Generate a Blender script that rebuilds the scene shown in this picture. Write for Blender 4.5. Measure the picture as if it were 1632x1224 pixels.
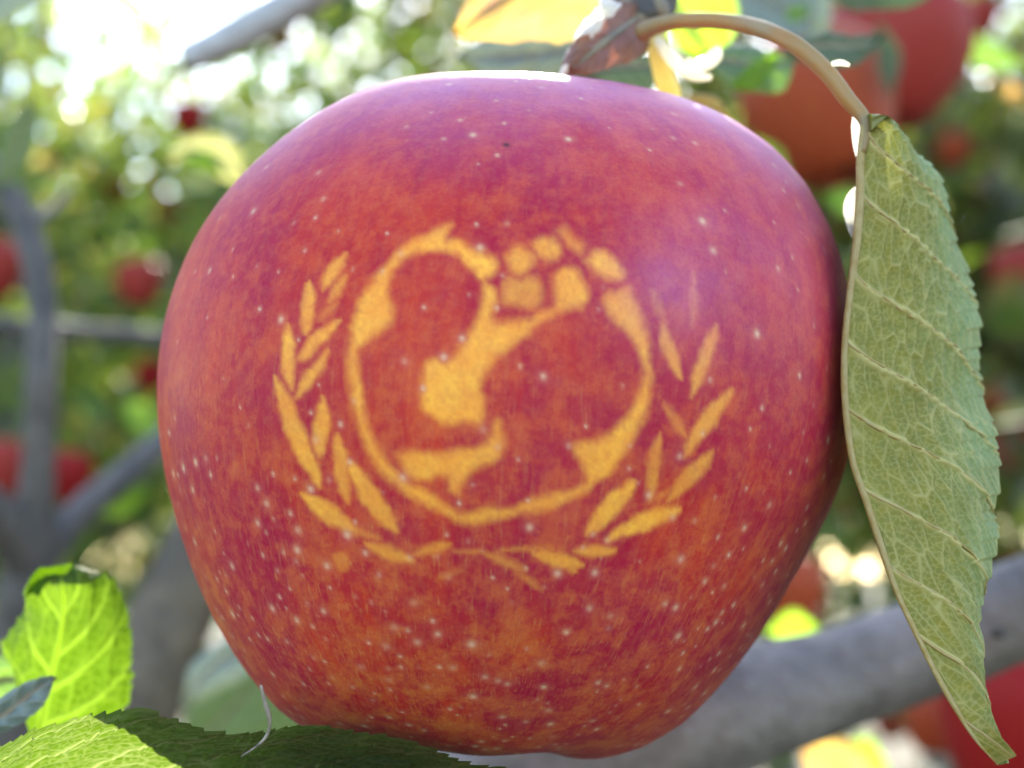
import bpy, math, random
import numpy as np
from mathutils import Vector, Matrix

# ------------------------------------------------------------------ camera, world, sun, exposure
S = bpy.context.scene
COL = S.collection
for o in list(bpy.data.objects): bpy.data.objects.remove(o)
R_ = math.radians
PITCH = 8.0
CAM = np.array([0.0, 0.0, 1.5])
FPX = 816/math.tan(R_(21))                      # focal length in photograph pixels (1632 wide)
cd = bpy.data.cameras.new('camera'); cam = bpy.data.objects.new('camera', cd); COL.objects.link(cam)
cam.location = CAM; cam.rotation_euler = (R_(90+PITCH), 0, 0)
cd.sensor_width = 36; cd.lens = 18/math.tan(R_(21)); cd.clip_start = .005; cd.clip_end = 1500
cd.dof.use_dof = True; cd.dof.focus_distance = 0.124; cd.dof.aperture_fstop = cd.lens/2.75; cd.dof.aperture_blades = 0
S.camera = cam

SUN_EL, SUN_AZ = 34.0, 4.0                      # azimuth measured from +Y (behind the apple) towards +X
w = bpy.data.worlds.new('World'); S.world = w; w.use_nodes = True
nt = w.node_tree; nt.nodes.clear()
sky = nt.nodes.new('ShaderNodeTexSky'); sky.sky_type = 'NISHITA'; sky.sun_disc = False
sky.sun_elevation = R_(SUN_EL); sky.sun_rotation = R_(SUN_AZ); sky.dust_density = 0.7; sky.air_density = 1.0
bg = nt.nodes.new('ShaderNodeBackground'); bg.inputs['Strength'].default_value = 0.15
wo = nt.nodes.new('ShaderNodeOutputWorld')
nt.links.new(sky.outputs[0], bg.inputs[0]); nt.links.new(bg.outputs[0], wo.inputs[0])
sl = bpy.data.lights.new('sun', 'SUN'); sl.energy = 3.4; sl.angle = R_(.55); sl.color = (1, .94, .84)
sun = bpy.data.objects.new('sun', sl); COL.objects.link(sun)
sv = Vector((math.sin(R_(SUN_AZ))*math.cos(R_(SUN_EL)), math.cos(R_(SUN_AZ))*math.cos(R_(SUN_EL)), math.sin(R_(SUN_EL))))
sun.rotation_euler = sv.to_track_quat('Z', 'Y').to_euler()
S.view_settings.view_transform = 'Standard'; S.view_settings.look = 'None'
S.view_settings.gamma = 1; S.view_settings.use_curve_mapping = False
S.view_settings.exposure = 2.45
S.cycles.max_bounces = 8; S.cycles.transparent_max_bounces = 8
S.cycles.use_denoising = True
S.cycles.sample_clamp_indirect = 8

# ------------------------------------------------------------------ helpers
FW = np.array([0, math.cos(R_(PITCH)), math.sin(R_(PITCH))])
UP = np.array([0, -math.sin(R_(PITCH)), math.cos(R_(PITCH))])
RT = np.array([1.0, 0, 0])
def at(px, py, d):
    """a point of the place, d metres along the view axis"""
    return CAM + FW*d + RT*((px-816)/FPX*d) - UP*((py-612)/FPX*d)
def pts(l, d=None):
    return np.array([at(p[0], p[1], p[2] if len(p) > 2 else d) for p in l])

def spline(P, n):
    P = np.asarray(P, float)
    if len(P) == 2: 
        t = np.linspace(0, 1, n)[:, None]; return P[0]*(1-t)+P[1]*t
    seg = np.r_[0, np.cumsum(np.linalg.norm(np.diff(P[:, :3], axis=0), axis=1)+1e-9)]
    s = np.linspace(0, seg[-1], n); out = np.empty((n, P.shape[1]))
    i = np.clip(np.searchsorted(seg, s, side='right')-1, 0, len(P)-2)
    m = np.empty_like(P)
    m[1:-1] = (P[2:]-P[:-2])/(seg[2:]-seg[:-2])[:, None]
    m[0] = (P[1]-P[0])/(seg[1]-seg[0]); m[-1] = (P[-1]-P[-2])/(seg[-1]-seg[-2])
    h = (seg[i+1]-seg[i])[:, None]; t = ((s-seg[i])[:, None])/h
    return (2*t**3-3*t**2+1)*P[i]+(t**3-2*t**2+t)*h*m[i]+(-2*t**3+3*t**2)*P[i+1]+(t**3-t**2)*h*m[i+1]

def vnoise(P, seed=0):
    """3-D value noise, 0..1"""
    P = np.asarray(P, float); I = np.floor(P).astype(np.int64); f = P-I; f = f*f*(3-2*f)
    def h(i, j, k):
        n = (i*374761393+j*668265263+k*2147483647+seed*1274126177) & 0xffffffff
        n = ((n ^ (n >> 13))*1274126177) & 0xffffffff
        return ((n ^ (n >> 16)) & 0xffff)/65535.0
    r = 0
    for a in (0, 1):
        for b in (0, 1):
            for c in (0, 1):
                r = r+h(I[:, 0]+a, I[:, 1]+b, I[:, 2]+c)*np.where(a, f[:, 0], 1-f[:, 0])*np.where(b, f[:, 1], 1-f[:, 1])*np.where(c, f[:, 2], 1-f[:, 2])
    return r
def sstep(a, b, x):
    t = np.clip((x-a)/(b-a), 0, 1); return t*t*(3-2*t)

def mesh_from(name, V, Fq, attrs=None, smooth=True):
    me = bpy.data.meshes.new(name)
    V = np.asarray(V, np.float32); Fq = np.asarray(Fq, np.int32)
    k = Fq.shape[1]
    me.vertices.add(len(V)); me.vertices.foreach_set('co', V.ravel())
    me.loops.add(Fq.size); me.loops.foreach_set('vertex_index', Fq.ravel())
    me.polygons.add(len(Fq)); me.polygons.foreach_set('loop_start', np.arange(0, Fq.size, k, dtype=np.int32))
    me.polygons.foreach_set('use_smooth', np.full(len(Fq), smooth))
    me.update(calc_edges=True)
    for n, v in (attrs or {}).items():
        v = np.asarray(v, np.float32)
        if v.ndim == 2:
            a = me.attributes.new(n, 'FLOAT_VECTOR', 'POINT'); a.data.foreach_set('vector', v.ravel())
        else:
            a = me.attributes.new(n, 'FLOAT', 'POINT'); a.data.foreach_set('value', v)
    return me
def grid_faces(nu, nv, wrap=False):
    """nv rows of nu points"""
    i = np.arange(nv-1)[:, None]*nu; j = np.arange(nu if wrap else nu-1)[None]
    j2 = (j+1) % nu
    return np.stack([i+j, i+j2, i+nu+j2, i+nu+j], -1).reshape(-1, 4)

def link(name, me, mat=None, parent=None, label=None, cat=None, group=None, kind=None):
    o = bpy.data.objects.new(name, me); COL.objects.link(o)
    if mat is not None and me is not None and not me.materials: me.materials.append(mat)
    if parent is not None: o.parent = parent
    for k, v in (('label', label), ('category', cat), ('group', group), ('kind', kind)):
        if v: o[k] = v
    return o
def empty(name, loc, label, cat, group=None):
    o = link(name, None, label=label, cat=cat, group=group); o.location = Vector(loc); o.empty_display_size = .01
    return o
def local(V, root):
    return np.asarray(V)-np.array(root.location)

def tube(P, rad, n=14, rough=0.0, rscale=60, seed=0, cap=True):
    """swept tube through P (m,3); rad scalar or per point; returns V,F"""
    P = np.asarray(P, float); m = len(P); rad = np.broadcast_to(np.asarray(rad, float), (m,))
    T = np.gradient(P, axis=0); T /= np.linalg.norm(T, axis=1)[:, None]+1e-12
    a = np.cross(T[0], [0.3, 0.9, 0.1]); a /= np.linalg.norm(a)
    V = np.empty((m, n, 3)); th = np.linspace(0, 2*np.pi, n, endpoint=False)
    for i in range(m):
        a = a-T[i]*a.dot(T[i]); a /= np.linalg.norm(a); b = np.cross(T[i], a)
        V[i] = P[i]+rad[i]*(np.cos(th)[:, None]*a+np.sin(th)[:, None]*b)
    if rough:
        Q = V.reshape(-1, 3); nz = vnoise(Q*rscale, seed)*.6+vnoise(Q*rscale*2.7, seed+5)*.4-.5
        C = np.repeat(P, n, axis=0); V = (C+(Q-C)*(1+rough*nz)[:, None]).reshape(m, n, 3)
    V = V.reshape(-1, 3); F = grid_faces(n, m, True)
    if cap:
        c0, c1 = len(V), len(V)+1
        V = np.vstack([V, P[0], P[-1]])
        j = np.arange(n); e = (m-1)*n
        for (c, base, flip) in ((c0, 0, True), (c1, e, False)):
            for q in range(0, n, 2):
                f = [c, base+q, base+(q+1) % n, base+(q+2) % n]
                F = np.vstack([F, [f[::-1] if flip else f]])
    return V, F
def tube_mesh(name, P, rad, m=40, **k):
    P = np.asarray(P, float)
    if np.ndim(rad) == 1:
        Q = spline(np.c_[P, np.asarray(rad)], m); return mesh_from(name, *tube(Q[:, :3], np.abs(Q[:, 3]), **k))
    return mesh_from(name, *tube(spline(P, m), rad, **k))
def join(parts):
    V = []; F = []; n = 0
    for v, f in parts: V.append(v); F.append(np.asarray(f)+n); n += len(v)
    return np.vstack(V), np.vstack(F)

# ------------------------------------------------------------------ materials
class N:
    def __init__(s, name):
        s.m = bpy.data.materials.new(name); s.m.use_nodes = True; s.t = s.m.node_tree; s.t.nodes.clear()
        s.out = s.n('OutputMaterial')
    def n(s, t, **k):
        o = s.t.nodes.new('ShaderNode'+t)
        for a, b in k.items(): setattr(o, a, b)
        return o
    def l(s, a, b): s.t.links.new(a, b)
    def set(s, node, **k):
        for a, b in k.items():
            i = node.inputs[a.replace('_', ' ')]
            if hasattr(b, 'is_output'): s.l(b, i)
            else: i.default_value = b
        return node
    def attr(s, n, out='Fac'): return s.n('Attribute', attribute_name=n).outputs[out]
    def noise(s, vec, scale, detail=3, rough=.55):
        k = s.n('TexNoise'); k.inputs['Scale'].default_value = scale; k.inputs['Detail'].default_value = detail
        k.inputs['Roughness'].default_value = rough
        if vec is not None: s.l(vec, k.inputs['Vector'])
        return k.outputs['Fac']
    def mapr(s, v, a, b, c=0, d=1):
        k = s.n('MapRange'); s.l(v, k.inputs[0])
        for i, x in enumerate((a, b, c, d)): k.inputs[i+1].default_value = x
        return k.outputs[0]
    def math(s, op, a, b=0.0):
        k = s.n('Math', operation=op)
        for i, x in enumerate((a, b)):
            if hasattr(x, 'is_output'): s.l(x, k.inputs[i])
            else: k.inputs[i].default_value = x
        return k.outputs[0]
    def mix(s, f, a, b, mode='MIX'):
        k = s.n('Mix', data_type='RGBA', blend_type=mode)
        for i, x in ((0, f), (6, a), (7, b)):
            if hasattr(x, 'is_output'): s.l(x, k.inputs[i])
            else: k.inputs[i].default_value = (*x, 1) if isinstance(x, tuple) else x
        return k.outputs[2]
    def bump(s, h, strength, dist):
        k = s.n('Bump'); s.l(h, k.inputs['Height']); k.inputs['Strength'].default_value = strength; k.inputs['Distance'].default_value = dist
        return k.outputs[0]
    def obj(s): return s.n('TexCoord').outputs['Object']
    def finish(s, sh): s.l(sh, s.out.inputs[0]); return s.m

def mat_leaf(name, top, under, vein, glow, trans=.5, rough=.42, spots=None, fine=1.0, spec=.5, veinglow=None, under2=None):
    """leaf: upper and lower side colours, vein colour, colour of the light that passes through"""
    k = N(name); g = k.n('NewGeometry'); co = k.obj()
    v = k.attr('vein'); t = k.attr('tint')
    un = k.mix(t, under, under2) if under2 else under
    base = k.mix(g.outputs['Backfacing'], top, un)
    n1 = k.noise(co, 160*fine, 3); n2 = k.noise(co, 900*fine, 2)
    base = k.mix(k.mapr(n1, .35, .7, 0, .45), base, tuple(x*.55 for x in under))
    base = k.mix(k.mapr(n2, .3, .7, 0, .35), base, tuple(min(1, x*1.5) for x in top))
    if spots: base = k.mix(k.mapr(k.noise(co, 70*fine, 4), .55, .68), base, spots)
    base = k.mix(k.math('MULTIPLY', v, .85), base, vein)
    gl = k.mix(k.mapr(n1, .35, .7, 0, .3), glow, tuple(x*.6 for x in glow))
    if spots: gl = k.mix(k.mapr(k.noise(co, 70*fine, 4), .5, .66), gl, tuple(x*1.3 for x in spots))
    gl = k.mix(k.math('MULTIPLY', v, .85 if veinglow else .6), gl, veinglow or tuple(min(1, x*1.35+.06) for x in glow))
    p = k.n('BsdfPrincipled'); k.set(p, Base_Color=base, Roughness=rough)
    p.inputs['Specular IOR Level'].default_value = spec
    tr = k.n('BsdfTranslucent'); k.l(gl, tr.inputs[0])
    mx = k.n('MixShader'); mx.inputs[0].default_value = trans
    k.l(p.outputs[0], mx.inputs[1]); k.l(tr.outputs[0], mx.inputs[2])
    return k.finish(mx.outputs[0])

def mat_bark(name, a, b, scale=1.0):
    k = N(name); co = k.obj()
    n1 = k.noise(co, 90*scale, 5, .6); n2 = k.noise(co, 420*scale, 4); n3 = k.noise(co, 28*scale, 3)
    c = k.mix(k.mapr(n1, .38, .66), a, b)
    c = k.mix(k.mapr(n3, .52, .7, 0, .6), c, tuple(x*.45 for x in a))
    c = k.mix(k.mapr(n2, .6, .75, 0, .5), c, (.30, .27, .23))
    p = k.n('BsdfPrincipled'); k.set(p, Base_Color=c, Roughness=.62)
    h = k.math('ADD', n1, k.math('MULTIPLY', n2, .4))
    k.l(k.bump(h, .8, .0022/scale), p.inputs['Normal'])
    return k.finish(p.outputs[0])

def mat_crown(name, lo, hi, glo, ghi, trans=.5):
    """many leaves in one crown: colour varies leaf by leaf"""
    k = N(name); t = k.attr('tint')
    def ramp(cs):
        r = k.n('ValToRGB'); r.color_ramp.interpolation = 'LINEAR'
        e = r.color_ramp.elements
        while len(e) < len(cs): e.new(.5)
        for i, (p, c) in enumerate(cs): e[i].position = p; e[i].color = (*c, 1)
        k.l(t, r.inputs[0]); return r.outputs[0]
    c = ramp(lo); g = ramp(glo)
    p = k.n('BsdfPrincipled'); k.set(p, Base_Color=c, Roughness=.38)
    tr = k.n('BsdfTranslucent'); k.l(g, tr.inputs[0])
    mx = k.n('MixShader'); mx.inputs[0].default_value = trans
    k.l(p.outputs[0], mx.inputs[1]); k.l(tr.outputs[0], mx.inputs[2])
    return k.finish(mx.outputs[0])

def mat_plain(name, c1, c2, rough=.5, scale=200, trans=0, glow=None, spec=.5):
    k = N(name); co = k.obj(); n = k.noise(co, scale, 4)
    c = k.mix(k.mapr(n, .35, .65), c1, c2)
    p = k.n('BsdfPrincipled'); k.set(p, Base_Color=c, Roughness=rough); p.inputs['Specular IOR Level'].default_value = spec
    k.l(k.bump(n, .4, .0006), p.inputs['Normal'])
    if not trans: return k.finish(p.outputs[0])
    tr = k.n('BsdfTranslucent'); tr.inputs[0].default_value = (*glow, 1)
    mx = k.n('MixShader'); mx.inputs[0].default_value = trans
    k.l(p.outputs[0], mx.inputs[1]); k.l(tr.outputs[0], mx.inputs[2])
    return k.finish(mx.outputs[0])

BARK = mat_bark('bark_grey', (.100, .082, .068), (.20, .168, .14))
BARK_DARK = mat_bark('bark_brown', (.044, .033, .025), (.090, .070, .053))
BARK_GLARE = mat_bark('bark_glare', (.34, .33, .32), (.48, .47, .46))  # glare veil over the stub, put into a paler bark colour
BARK_BROWN = mat_bark('bark_dark_brown', (.066, .043, .020), (.145, .102, .055))
BARK_FAR = mat_bark('bark_far', (.12, .11, .10), (.22, .20, .19), .12)

def mat_ground():
    k = N('orchard_floor'); co = k.obj()
    a = k.noise(co, 1.2, 5); b = k.noise(co, 14, 5); c = k.noise(co, 55, 3)
    col = k.mix(k.mapr(a, .4, .62), (.030, .045, .015), (.11, .082, .048))
    col = k.mix(k.mapr(b, .5, .66), col, (.20, .145, .08))
    col = k.mix(k.mapr(c, .56, .7, 0, .7), col, (.06, .05, .03))
    p = k.n('BsdfPrincipled'); k.set(p, Base_Color=col, Roughness=.9)
    k.l(k.bump(k.math('ADD', b, c), .8, .03), p.inputs['Normal'])
    return k.finish(p.outputs[0])

# ------------------------------------------------------------------ ground
rng = np.random.default_rng(11); random.seed(4)
def build_ground():
    r = np.r_[0.0, np.geomspace(.6, 900, 60)]; n = 72; th = np.linspace(0, 2*np.pi, n, endpoint=False)
    V = np.stack([np.outer(r, np.cos(th)), np.outer(r, np.sin(th)), np.zeros((len(r), n))], -1).reshape(-1, 3)
    d = np.hypot(V[:, 0], V[:, 1])
    V[:, 2] = (vnoise(V*np.array([.35, .35, 1])+7, 3)-.5)*.12*np.minimum(1, d/3)+(vnoise(V*np.array([2.2, 2.2, 1]), 5)-.5)*.05
    link('ground', mesh_from('ground', V, grid_faces(n, len(r), True)), mat_ground(), kind='structure')
build_ground()

# ------------------------------------------------------------------ leaves: small models
def leaf_grid(L, W, fold=.35, curl=.25, nv=11, nu=3, seed=0, wave=.1, teeth=0):
    """blade from the origin along +Y, face +Z; returns V,F,vein"""
    r = np.random.default_rng(seed); t = np.linspace(0, 1, nv)
    half = W/2*np.sin(np.pi*np.clip(t, 0, 1)**.85)**.75; half[0] = half[-1] = W*.012
    u = np.linspace(-1, 1, 2*nu+1)
    ph = r.uniform(0, 6.3, 2)
    X = np.outer(half, u); Y = np.repeat((t*L)[:, None], len(u), 1)
    if teeth:
        k = (np.arange(nv) % 2)*teeth*W; X[:, 0] -= k*(half > W*.05); X[:, -1] += k*(half > W*.05)
    Z = np.abs(X)*fold-curl*L*(t**2)[:, None]+wave*W*np.sin(t*7+ph[0])[:, None]*np.abs(u)[None]*np.where(u < 0, 1, -.7)[None]
    vein = np.repeat((np.abs(u) < 1e-6).astype(float)[None], nv, 0)
    if nu >= 3:
        for i in range(1, nv-1): vein[i, :] = np.maximum(vein[i, :], .35*((i % 2) == 0))
    return np.stack([X, Y, Z], -1).reshape(-1, 3), grid_faces(len(u), nv), vein.ravel()

def frame(d, nrm):
    y = Vector(d).normalized(); z = Vector(nrm); z = (z-y*z.dot(y)).normalized(); x = y.cross(z)
    return Matrix((x, y, z)).transposed()

# ------------------------------------------------------------------ far apple trees
CROWN = mat_crown('crown_leaves',
    [(0, (.060, .105, .036)), (.35, (.095, .145, .042)), (.65, (.16, .18, .055)), (.85, (.27, .22, .08)), (1, (.24, .11, .06))], None,
    [(0, (.16, .28, .04)), (.35, (.34, .50, .05)), (.65, (.52, .60, .08)), (.85, (.74, .60, .16)), (1, (.50, .22, .08))], None, .45)
OLIVE_DIM = mat_crown('crown_olive_shaded',  # dim copy of the crown leaves, shade put into the colours
    [(0, (.040, .060, .022)), (.35, (.075, .090, .028)), (.65, (.14, .115, .040)), (.85, (.22, .15, .06)), (1, (.20, .09, .05))], None,
    [(0, (.06, .10, .012)), (.35, (.13, .20, .015)), (.65, (.22, .24, .03)), (.85, (.42, .32, .08)), (1, (.26, .11, .04))], None, .40)
def leaf_cloud(C, n, spread, size, rs, tint_mu=.35, tint_sd=.24, off=(0, 0, 0)):
    """n leaves of four faces each round the points C"""
    c = C[rs.integers(0, len(C), n)]+rs.normal(0, 1, (n, 3))*spread
    q = c+np.array(off)-at(804, 660, .151); q = q-np.outer(q@np.array(sv), np.array(sv))
    c = c[np.linalg.norm(q, axis=1) > .30]; n = len(c)                # gap cut through the crowns to let the sun reach the apple
    d = rs.normal(0, 1, (n, 3)); d[:, 2] -= .6; d /= np.linalg.norm(d, axis=1)[:, None]
    z = rs.normal(0, 1, (n, 3)); z[:, 2] += .7; z -= d*(z*d).sum(1)[:, None]; z /= np.linalg.norm(z, axis=1)[:, None]
    x = np.cross(d, z); s = size*rs.uniform(.65, 1.2, n)[:, None]; w = s*rs.uniform(.2, .29, n)[:, None]
    f = rs.uniform(.0, .35, n)[:, None]; cu = rs.uniform(0, .25, n)[:, None]
    P = [c, c+d*s*.35+x*w+z*w*f, c+d*s*.4-z*s*cu*.2, c+d*s*.35-x*w+z*w*f, c+d*s*.75+x*w*.75+z*(w*f-s*cu*.3), c+d*s-z*s*cu, c+d*s*.75-x*w*.75+z*(w*f-s*cu*.3)]
    V = np.stack(P, 1).reshape(-1, 3)
    o = (np.arange(n)*7)[:, None]
    F = np.concatenate([o+np.array([[0, 1, 4, 2]]), o+np.array([[0, 2, 6, 3]]), o+np.array([[2, 4, 5, 6]])], 0)
    t = np.clip(rs.normal(tint_mu, tint_sd, n), 0, 1)
    return V, F, np.repeat(t, 7)

def far_tree(x, y, h, rs, label, leaves=4500, spread=.26, mu=.35, size=.075, lean=0, bare=0.0, group=None, wide=1.0, crown=None):
    root = empty('apple_tree', (x, y, 0), label, 'tree', group)
    th = h*.36
    tr = np.array([[0, 0, -.05], [.02, .01, th*.5], [lean*.1, .03, th], [lean*.25, 0, h*.6], [lean*.4, .05, h*.86]])
    link('trunk', tube_mesh('trunk', tr, [.085, .07, .062, .04, .012], 24, n=10, rough=.25, rscale=14), BARK_FAR, root)
    C = []
    for i in range(8):
        a = i*2.4+rs.uniform(-.4, .4); z0 = th*rs.uniform(.75, 1.7); ln = h*rs.uniform(.28, .45)*wide
        p0 = np.array([lean*.1, .02, z0]); p1 = p0+np.array([math.cos(a)*ln*.5, math.sin(a)*ln*.5, ln*.30])
        p2 = p0+np.array([math.cos(a)*ln, math.sin(a)*ln, ln*rs.uniform(.15, .9)]); p3 = p2+np.array([math.cos(a)*.15, math.sin(a)*.15, -.08])
        P = spline([p0, p1, p2, p3], 14); C += list(P[4:]); 
        link('branch', tube_mesh('branch', [p0, p1, p2, p3], [.034, .024, .013, .005], 14, n=7, rough=.2, rscale=16), BARK_FAR, root)
    C += list(spline(tr[3:], 5)); C = np.array(C)
    C = C[C[:, 2] > h*bare]
    V, F, t = leaf_cloud(C, leaves, spread, size, rs, mu, off=(x, y, 0))
    link('crown', mesh_from('crown', V, F, {'tint': t}, smooth=False), crown or CROWN, root, kind='stuff')
    return root

rs = np.random.default_rng(5)
G_ROW = 'apple trees of the orchard behind the near branches'
trees = [  # x, y, height, leaves, tint, label
    (-1.25, 3.3, 3.75, 16000, .42, 'leafy apple tree at the left, nearest behind the grey upright branch'),
    (-.35, 5.2, 3.2, 8000, .42, 'blurred apple tree with pale sky showing through, behind the left of the apple'),
    (1.5, 2.7, 3.8, 19000, .46, 'olive green apple tree close behind the hanging leaf at the right'),
    (.85, 4.4, 3.8, 11000, .42, 'tall shaded apple tree mostly hidden by the big red apple'),
]
for (x, y, h, n, mu, lb) in trees: far_tree(x, y, h, rs, lb, n, mu=mu, crown=OLIVE_DIM if x > 1 else None)
for (x, y, h) in ((-2.6, 5.4, 3.8), (-1.5, 7.4, 4.0), (.3, 8.0, 3.5), (2.0, 6.2, 4.6), (2.6, 4.2, 4.2), (-3.6, 9.5, 4.4), (-1.7, 11, 4.2), (.6, 12, 4.6), (3.2, 10.5, 5), (-2.5, 3.4, 2.9), (-.6, 14, 4.6), (1.2, 9.4, 4.6)):
    far_tree(x, y, h, rs, 'far orchard apple tree seen only as a soft green blur', 9000, .36, .44, group=G_ROW, wide=1.15)

# ------------------------------------------------------------------ branches
def branch(name, label, P, rad, mat, twigs=(), m=60, rough=.22, n=18, seed=1, d=None, cat='branch'):
    Q = pts(P, d); rr = np.asarray(rad)/FPX*np.array([p[2] if len(p) > 2 else d for p in P])/2   # rad = widths in photo pixels
    root = empty(name, Q[0], label, cat)
    link('limb', tube_mesh('limb', local(Q, root), rr, m, n=n, rough=rough, rscale=70, seed=seed), mat, root)
    for (TP, tr) in twigs:
        q = pts(TP, d); r2 = np.asarray(tr)/FPX*np.array([p[2] if len(p) > 2 else d for p in TP])/2
        link('twig', tube_mesh('twig', local(q, root), r2, 30, n=12, rough=rough, rscale=90, seed=seed+3), mat, root)
    return root
thick = branch('tree_branch', 'thick smooth grey branch running from under the big apple up to the right edge',
    [(480, 1420, .26), (690, 1300, .235), (880, 1228, .225), (1090, 1155, .224), (1190, 1122, .228), (1330, 1085, .232), (1480, 1028, .235), (1640, 965, .23), (1900, 860, .22)],
    [230, 235, 238, 224, 200, 160, 156, 162, 158], BARK, m=150, rough=.20, n=32)
for (px, py, d, r) in ((1268, 1085, .231, .0011), (1595, 1010, .222, .0009)):      # old bud scars on the limb
    c = local(at(px, py, d), thick)
    P = [c+np.array([0, .002, 0]), c, c+np.array([0, -.0012, 0])]
    link('bud_scar', tube_mesh('bud_scar', P, [r, r*.9, r*.3], 8, n=10, rough=.5, rscale=900), BARK_DARK, thick)
branch('tree_branch', 'grey upright branch curving down the left edge and forking at the bottom',
    [(-60, 215, .50), (0, 290, .48), (45, 375, .47), (68, 480, .46), (66, 600, .45), (62, 720, .45), (55, 830, .45), (45, 960, .45), (40, 1150, .45), (30, 1400, .45)],
    [38, 42, 46, 46, 48, 52, 70, 105, 130, 150], BARK_DARK, twigs=[
        ([(50, 352, .47), (80, 335, .50), (112, 300, .53)], [24, 18, 9]),
        ([(60, 900, .45), (120, 825, .47), (190, 765, .50), (270, 695, .53), (360, 620, .56)], [62, 52, 48, 44, 40]),
        ([(60, 930, .45), (10, 835, .44), (-60, 770, .43)], [80, 66, 56])])
branch('tree_branch', 'thin grey horizontal branch crossing behind the upright branch on the left',
    [(-60, 512, .70), (40, 522, .72), (140, 530, .75), (250, 540, .78), (420, 560, .8)], [30, 32, 30, 34, 34], BARK_DARK)
branch('tree_branch', 'dark brown limb between the lime leaf and the lower left of the big apple',
    [(120, 1330, .42), (190, 1180, .42), (262, 1010, .43), (335, 850, .44), (430, 700, .45)], [150, 150, 138, 125, 110], BARK_BROWN, rough=.16)
branch('tree_branch', 'blurred greyish stub with a blunt tip against the white sky at the top left',
    [(700, -120, .30), (560, -45, .30), (450, 15, .302), (350, 70, .305), (296, 94, .306)], [58, 60, 58, 54, 44], BARK_GLARE)
branch('tree_branch', 'thin bare twig hanging down at the upper left edge',
    [(25, -40, .6), (12, 40, .6), (8, 120, .6), (-5, 190, .6)], [14, 14, 12, 10], BARK_DARK, m=24)

# ------------------------------------------------------------------ apples in the background
def mat_apple_far(name, red, yel, rough=.5):
    k = N(name); co = k.obj()
    mp = k.n('Mapping'); mp.inputs['Scale'].default_value = (1, 1, .25); k.l(co, mp.inputs[0])
    n = k.noise(mp.outputs[0], 90, 4); n2 = k.noise(co, 32, 3)
    c = k.mix(k.mapr(n, .42, .66, 0, .8), red, tuple(x*.6 for x in red))
    c = k.mix(k.mapr(n2, .48, .68, 0, .75), c, yel)
    p = k.n('BsdfPrincipled'); k.set(p, Base_Color=c, Roughness=rough); p.inputs['Specular IOR Level'].default_value = .12
    return k.finish(p.outputs[0])
AF = [mat_apple_far('apple_red', (.29, .022, .022), (.33, .085, .03)), mat_apple_far('apple_orange_red', (.31, .040, .015), (.36, .12, .03)), mat_apple_far('apple_dark_red', (.27, .008, .010), (.31, .03, .012))]
STEMM = mat_plain('stem_brown', (.16, .10, .05), (.25, .19, .08), .6)
def apple_profile(nr=18):
    t = np.linspace(0, 1, nr)
    ctrl = np.array([[.0, -.74], [.12, -.80], [.30, -.92], [.55, -.80], [.80, -.42], [.97, .05], [1.0, .35], [.88, .70], [.62, .90], [.34, .88], [.14, .70], [0, .55]])
    return spline(np.c_[ctrl, np.zeros(len(ctrl))], nr)[:, :2]
def apple_mesh(name):
    p = apple_profile(26); n = 28; th = np.linspace(0, 2*np.pi, n, endpoint=False)
    p[0, 0] = p[-1, 0] = .004
    lob = 1+.02*np.cos(5*th)[None]*np.clip(-p[:, 1], 0, 1)[:, None]
    V = np.stack([p[:, :1]*np.cos(th)*lob, p[:, :1]*np.sin(th)*lob, np.repeat(p[:, 1:2], n, 1)], -1)
    return V.reshape(-1, 3), grid_faces(n, len(p), True)
AV, AFc = apple_mesh('a')
APPLE_ME = [mesh_from('apple', AV, AFc) for _ in range(3)]
for m_, a_ in zip(APPLE_ME, AF): m_.materials.append(a_)
STEM_ME = tube_mesh('stem', np.array([[0, 0, .55], [.03, .02, .8], [.10, .03, 1.15]]), [.055, .05, .07], 8, n=8)
STEM_ME.materials.append(STEMM)
CAL_ME = tube_mesh('calyx', np.array([[0, 0, -.70], [0, 0, -.80], [0, 0, -.9]]), [.10, .12, .04], 8, n=8, rough=.6, rscale=6)
CAL_ME.materials.append(mat_plain('calyx_dark', (.05, .035, .02), (.10, .07, .03), .8))
def far_apple(px, py, d, rpx, label, kind=0, tilt=(0, 0), group=None):
    o = link('apple', APPLE_ME[kind], label=label, cat='apple', group=group)
    r = rpx/FPX*d
    o.location = Vector(at(px, py, d)); o.scale = (r, r, r*1.02)
    o.rotation_euler = (R_(tilt[0]), R_(tilt[1]), random.uniform(0, 6))
    link('stem', STEM_ME, parent=o); link('calyx', CAL_ME, parent=o)
    return o
far_apple(1312, 178, .45, 124, 'large blurred rust red apple with dark calyx hanging behind the upper right', 1, (-16, 4))
far_apple(1425, 92, .55, 118, 'pinkish red blurred apple behind the arching leaf stalk at the top right', 0, (8, 14))
far_apple(1640, 1150, .44, 150, 'deep red blurred apple in the lower right corner under the thick branch', 2, (5, -8))
far_apple(1490, 1150, .52, 52, 'orange red blurred apple left of the hanging leaf tip', 1, (10, 5))
far_apple(1630, 440, 1.79, 50, 'red blurred apple cut by the right edge beside the hanging leaf', 0)
far_apple(1610, 715, 2.35, 38, 'small pinkish apple far back at the right edge', 0)
far_apple(1600, 905, 2.79, 32, 'small pale pink apple peeping over the thick branch at the right', 0)
far_apple(1255, 945, .60, 62, 'orange red apple half hidden behind the lower right flank of the big apple', 1)
far_apple(222, 452, 2.23, 40, 'round red blurred apple beside the left flank of the big apple', 0)
far_apple(104, 762, 1.94, 46, 'dark red apple just right of the forked grey branch', 2)
far_apple(0, 748, 1.79, 50, 'red apple behind the forked grey branch at the left edge', 0)
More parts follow.
